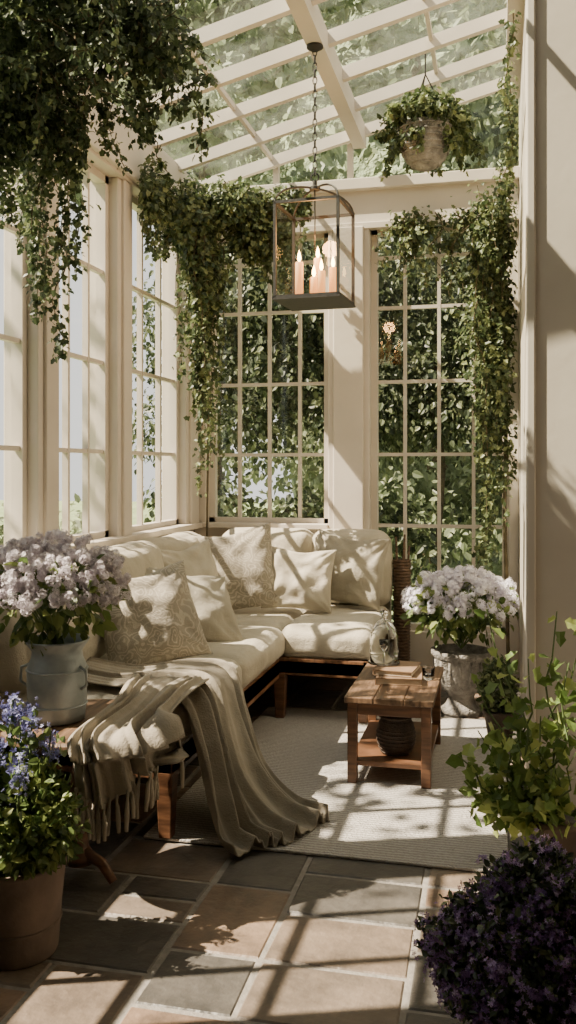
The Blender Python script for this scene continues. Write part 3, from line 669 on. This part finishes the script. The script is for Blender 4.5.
# ------------------------------------------------------------ flower urn by back wall + small plants
B=MB(); uc=(-.23,5.60,0)
B.lathe([(0,0),(.13,0),(.13,.03),(.10,.05),(.075,.09),(.085,.12),(.13,.16),(.155,.24),(.165,.34),(.185,.36),(.185,.385),(.165,.385),(.15,.34),(0,.33)],uc,36)
for k in range(16):
    a=k*math.pi/8; B.tube([(uc[0]+.105*math.cos(a),uc[1]+.105*math.sin(a),.14),(uc[0]+.150*math.cos(a),uc[1]+.150*math.sin(a),.23),(uc[0]+.163*math.cos(a),uc[1]+.163*math.sin(a),.33)],[.008,.012,.009],6)
B.build("stone_urn",[M_stone],smooth=True)
blooms("white_lavender_flowers",(uc[0],uc[1],.68),(.35,.30,.20),270,34,.026,.012,PM_white,LM_fresh,800,.055,(uc[0],uc[1],.39),-.3,16,clamp=CL)
PH=empty("potted_herb")
B=MB(); pc=(.0,5.0,0); B.lathe([(0,0),(.06,0),(.085,.15),(.092,.15),(.092,.17),(.08,.17),(.075,.14),(0,.14)],(pc[0],pc[1],.014),28); B.build("pot",[M_terra],PH,smooth=True)
sc=SC(); leafblob(sc,(pc[0]-.01,pc[1],.31),(.10,.14,.15),700,.035,LEAF,0,down=-.4); sc.build("herb_leaves",[LM_ivyB],PH,clamp=CL)
B=MB(); bx_,by_=-.655,6.19
B.lathe([(0,0),(.05,0),(.053,.2),(.056,.5),(.06,.86),(.054,.86),(.05,.5),(0,.4)],(bx_,by_,0),28)
for k in range(40): B.torus((bx_,by_,.02+k*.0215),(1,0,0),(0,1,0),*([.051+.010*k/40]*2),.006,24,5)
for k in range(5): B.tube([(bx_+.02*math.cos(k),by_+.02*math.sin(k),.4),(bx_+.05*math.cos(k*1.3),by_+.04*math.sin(k*1.3),.96+.02*k)],.008,6)
B.build("wicker_basket",[M_wicker],smooth=True)

# ------------------------------------------------------------ right foreground plants
PI=empty("potted_ivy")
B=MB(); pc=(.19,3.50,0); B.lathe([(0,0),(.08,0),(.11,.18),(.12,.18),(.12,.205),(.105,.205),(.10,.17),(0,.17)],pc,32); B.build("pot",[M_terra],PI,smooth=True)
sc=SC(); st=MB()
ends=[(-.08,3.42,.52),(-.15,3.36,.44),(-.13,3.35,.32),(.10,3.40,.80),(.20,3.38,.98),(.30,3.45,.92),(-.05,3.5,.96),(.32,3.4,.72),(.14,3.3,.62),(-.02,3.3,.58),(.26,3.3,.50),(.02,3.46,.78),(.24,3.36,.80),(.06,3.34,.50),(-.09,3.44,.70)]
for e in ends: strand(sc,st,(pc[0]-.06,pc[1]-.03,.18),e,24,.05,.052,wig=.06,down=.3,tr=.006)
leafblob(sc,(.08,3.40,.27),(.20,.15,.11),240,.048,IVY,0,down=.2,shell=.1)
sc.build("ivy_leaves",[LM_sunlit,M_gstem],PI,st,1)
PB=empty("potted_purple_flowers")
B=MB(); pc=(.08,2.34,0); B.lathe([(0,0),(.10,0),(.125,.11),(.135,.11),(.135,.14),(.12,.14),(.115,.11),(0,.10)],pc,32); B.build("pot",[M_terra],PB,smooth=True)
sc=SC(); st=MB()
bcn=[((.08,2.34,.31),(.22,.22,.18)),((-.05,2.32,.27),(.12,.14,.13)),((.20,2.32,.29),(.16,.15,.16)),((.05,2.25,.24),(.18,.14,.13)),((.11,2.36,.42),(.14,.14,.10))]
for c_,r_ in bcn:
    leafblob(sc,c_,r_,2600,.021,LEAF,0,down=.0,shell=.5)
    for cl in range(70):
        d1=unit(rng.normal(size=(1,3)))[0]; d1[2]=abs(d1[2])*1.0-.25; p0=np.array(c_)+d1*np.array(r_)*(1.0+.1*rng.random()); n=20
        P=p0+rng.normal(size=(n,3))*.010; dd=unit(rng.normal(size=(n,3))+d1); sc.scat(FLO,P,np.cross(dd,rng.normal(size=dd.shape)),dd,.0085*(.7+.6*rng.random(n)),1,np.clip(rng.random()*.6+rng.random(n)*.4,0,1))
for q_ in range(130):
    c_,r_=bcn[q_%5]; d1=unit(rng.normal(size=(1,3)))[0]; d1[2]=abs(d1[2])-.15; p0=np.array(c_)+d1*np.array(r_)*.95; p1=p0+d1*random.uniform(.03,.06)
    strand(sc,st,tuple(p0),tuple(p1),14,.012,.020,wig=.004,tmp=LEAF,tr=.0018,down=-.3)
    n=10; P=p1+rng.normal(size=(n,3))*.010; dd=unit(rng.normal(size=(n,3))); sc.scat(FLO,P,np.cross(dd,rng.normal(size=dd.shape)),dd,.0085,1)
sc.build("foliage_and_blooms",[LM_dark,PM_purple,M_gstem],PB,st,2)

# ------------------------------------------------------------ outside garden
M_grass=noisy("grass",(.14,.20,.08),(.30,.36,.18),scale=3,rough=1,bump=.6)
g=MB(); g.add([(-40,-6,-.14),(-2.4,-6,-.14),(-2.4,40,-.14),(-40,40,-.14)],[(0,1,2,3)]); g.add([(-2.4,6.6,-.14),(14,6.6,-.14),(14,40,-.14),(-2.4,40,-.14)],[(0,1,2,3)]); g.build("ground_garden",[M_grass])
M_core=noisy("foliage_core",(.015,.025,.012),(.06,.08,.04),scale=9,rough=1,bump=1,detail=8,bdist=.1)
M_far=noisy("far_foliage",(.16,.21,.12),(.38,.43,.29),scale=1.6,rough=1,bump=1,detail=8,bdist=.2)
def lumpwall(B,x0,x1,y,z0,z1,nx_,nz_,amp,mi,sc_=1.2,zf=None):
    v=[];f=[]
    for j in range(nz_+1):
        for i in range(nx_+1):
            x=x0+(x1-x0)*i/nx_; zl=zf(x) if zf else z0; z=zl+(z1-zl)*j/nz_
            d=noise.noise(Vector((x*sc_,z*sc_,y)))*amp+noise.noise(Vector((x*sc_*3,z*sc_*3,y)))*amp*.4
            e=1 if j in(0,nz_) else .3
            zz=z+(noise.noise(Vector((x*1.7,3,y+j)))*amp*e)
            v.append((x,y+d,zz))
    for j in range(nz_):
        for i in range(nx_): f.append((j*(nx_+1)+i,j*(nx_+1)+i+1,(j+1)*(nx_+1)+i+1,(j+1)*(nx_+1)+i))
    B.add(v,f,mi)
sc=SC(); st=MB()
for k in range(150):
    x=random.uniform(-3.3,1.4); z=random.uniform(1.72,3.6); leafblob(sc,(x,7.8+random.uniform(-.3,.5),z),(.42,.32,.34),230,.062,LEAF,0,shell=.1)
for k in range(34):
    x=random.uniform(-3.2,1.2); z=random.uniform(.0,1.25); leafblob(sc,(x,8.1+random.uniform(-.3,.3),z),(.34,.3,.3),170,.075,LEAF,0,shell=.1)
for x in (-2.7,-1.6,-.6,.5): st.tube([(x,8.2,-.14),(x+.1,8.2,1.5),(x-.05,8.2,3.2)],.03,6)
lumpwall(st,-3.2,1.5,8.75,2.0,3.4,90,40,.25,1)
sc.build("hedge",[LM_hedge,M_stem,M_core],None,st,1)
sc=SC(); st=MB()
for k in range(150):
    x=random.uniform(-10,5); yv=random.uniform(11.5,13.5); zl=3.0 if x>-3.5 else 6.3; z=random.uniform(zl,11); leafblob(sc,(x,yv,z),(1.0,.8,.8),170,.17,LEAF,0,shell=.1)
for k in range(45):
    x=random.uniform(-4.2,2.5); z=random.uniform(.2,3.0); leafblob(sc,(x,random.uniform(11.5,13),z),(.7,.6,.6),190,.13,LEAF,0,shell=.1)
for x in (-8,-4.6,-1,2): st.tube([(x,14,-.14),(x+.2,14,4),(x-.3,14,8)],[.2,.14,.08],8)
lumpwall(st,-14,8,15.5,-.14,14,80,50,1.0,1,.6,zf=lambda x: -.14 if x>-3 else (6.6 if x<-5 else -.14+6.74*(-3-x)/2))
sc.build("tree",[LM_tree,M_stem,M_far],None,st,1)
sc=SC(); st=MB()
for k in range(16):
    x=random.uniform(-7.5,-3.6); leafblob(sc,(x,random.uniform(9.3,10.2),random.uniform(.0,.8)),(.6,.5,.45),180,.12,LEAF,0,shell=.1)
for x in (-7,-6,-5,-4): st.tube([(x,9.8,-.14),(x,9.8,.8)],[.05,.03],6)
sc.build("shrub",[LM_tree,M_stem],None,st,1)
sc=SC(); st=MB()
for k in range(13):
    leafblob(sc,(random.uniform(-6.6,-4.8),random.uniform(.2,4.6),random.uniform(4.8,6.6)),(.5,.5,.4),60,.13,LEAF,0,shell=.1)  # sparse canopy out of view, added to dapple the sunlight
st.tube([(-6.6,1.2,-.14),(-6.4,1.4,3),(-5.8,2.2,5.6)],[.16,.12,.05],8)
sc.build("tree",[LM_tree,M_stem],None,st,1)

# ------------------------------------------------------------ light
W=bpy.data.worlds.new("World"); S.world=W; W.use_nodes=True; nt=W.node_tree; bg=nt.nodes["Background"]
bg.inputs[0].default_value=(1.0,.99,.94,1); bg.inputs[1].default_value=1.35
su=bpy.data.lights.new("sun",'SUN'); su.energy=24; su.angle=.009; su.color=(1,.85,.64)
so=bpy.data.objects.new("sun",su); COL.objects.link(so); so.rotation_euler=Vector((.60,.22,-.77)).to_track_quat('-Z','Y').to_euler()

cam=bpy.data.cameras.new("camera"); co=bpy.data.objects.new("camera",cam); COL.objects.link(co)
co.location=(0,0,1.5); co.rotation_euler=(math.radians(90),0,math.radians(13.25))
cam.sensor_fit='VERTICAL'; cam.sensor_height=24; cam.lens=24*900/1024; cam.shift_y=-45/1024; cam.clip_end=200; cam.clip_start=.05
S.camera=co
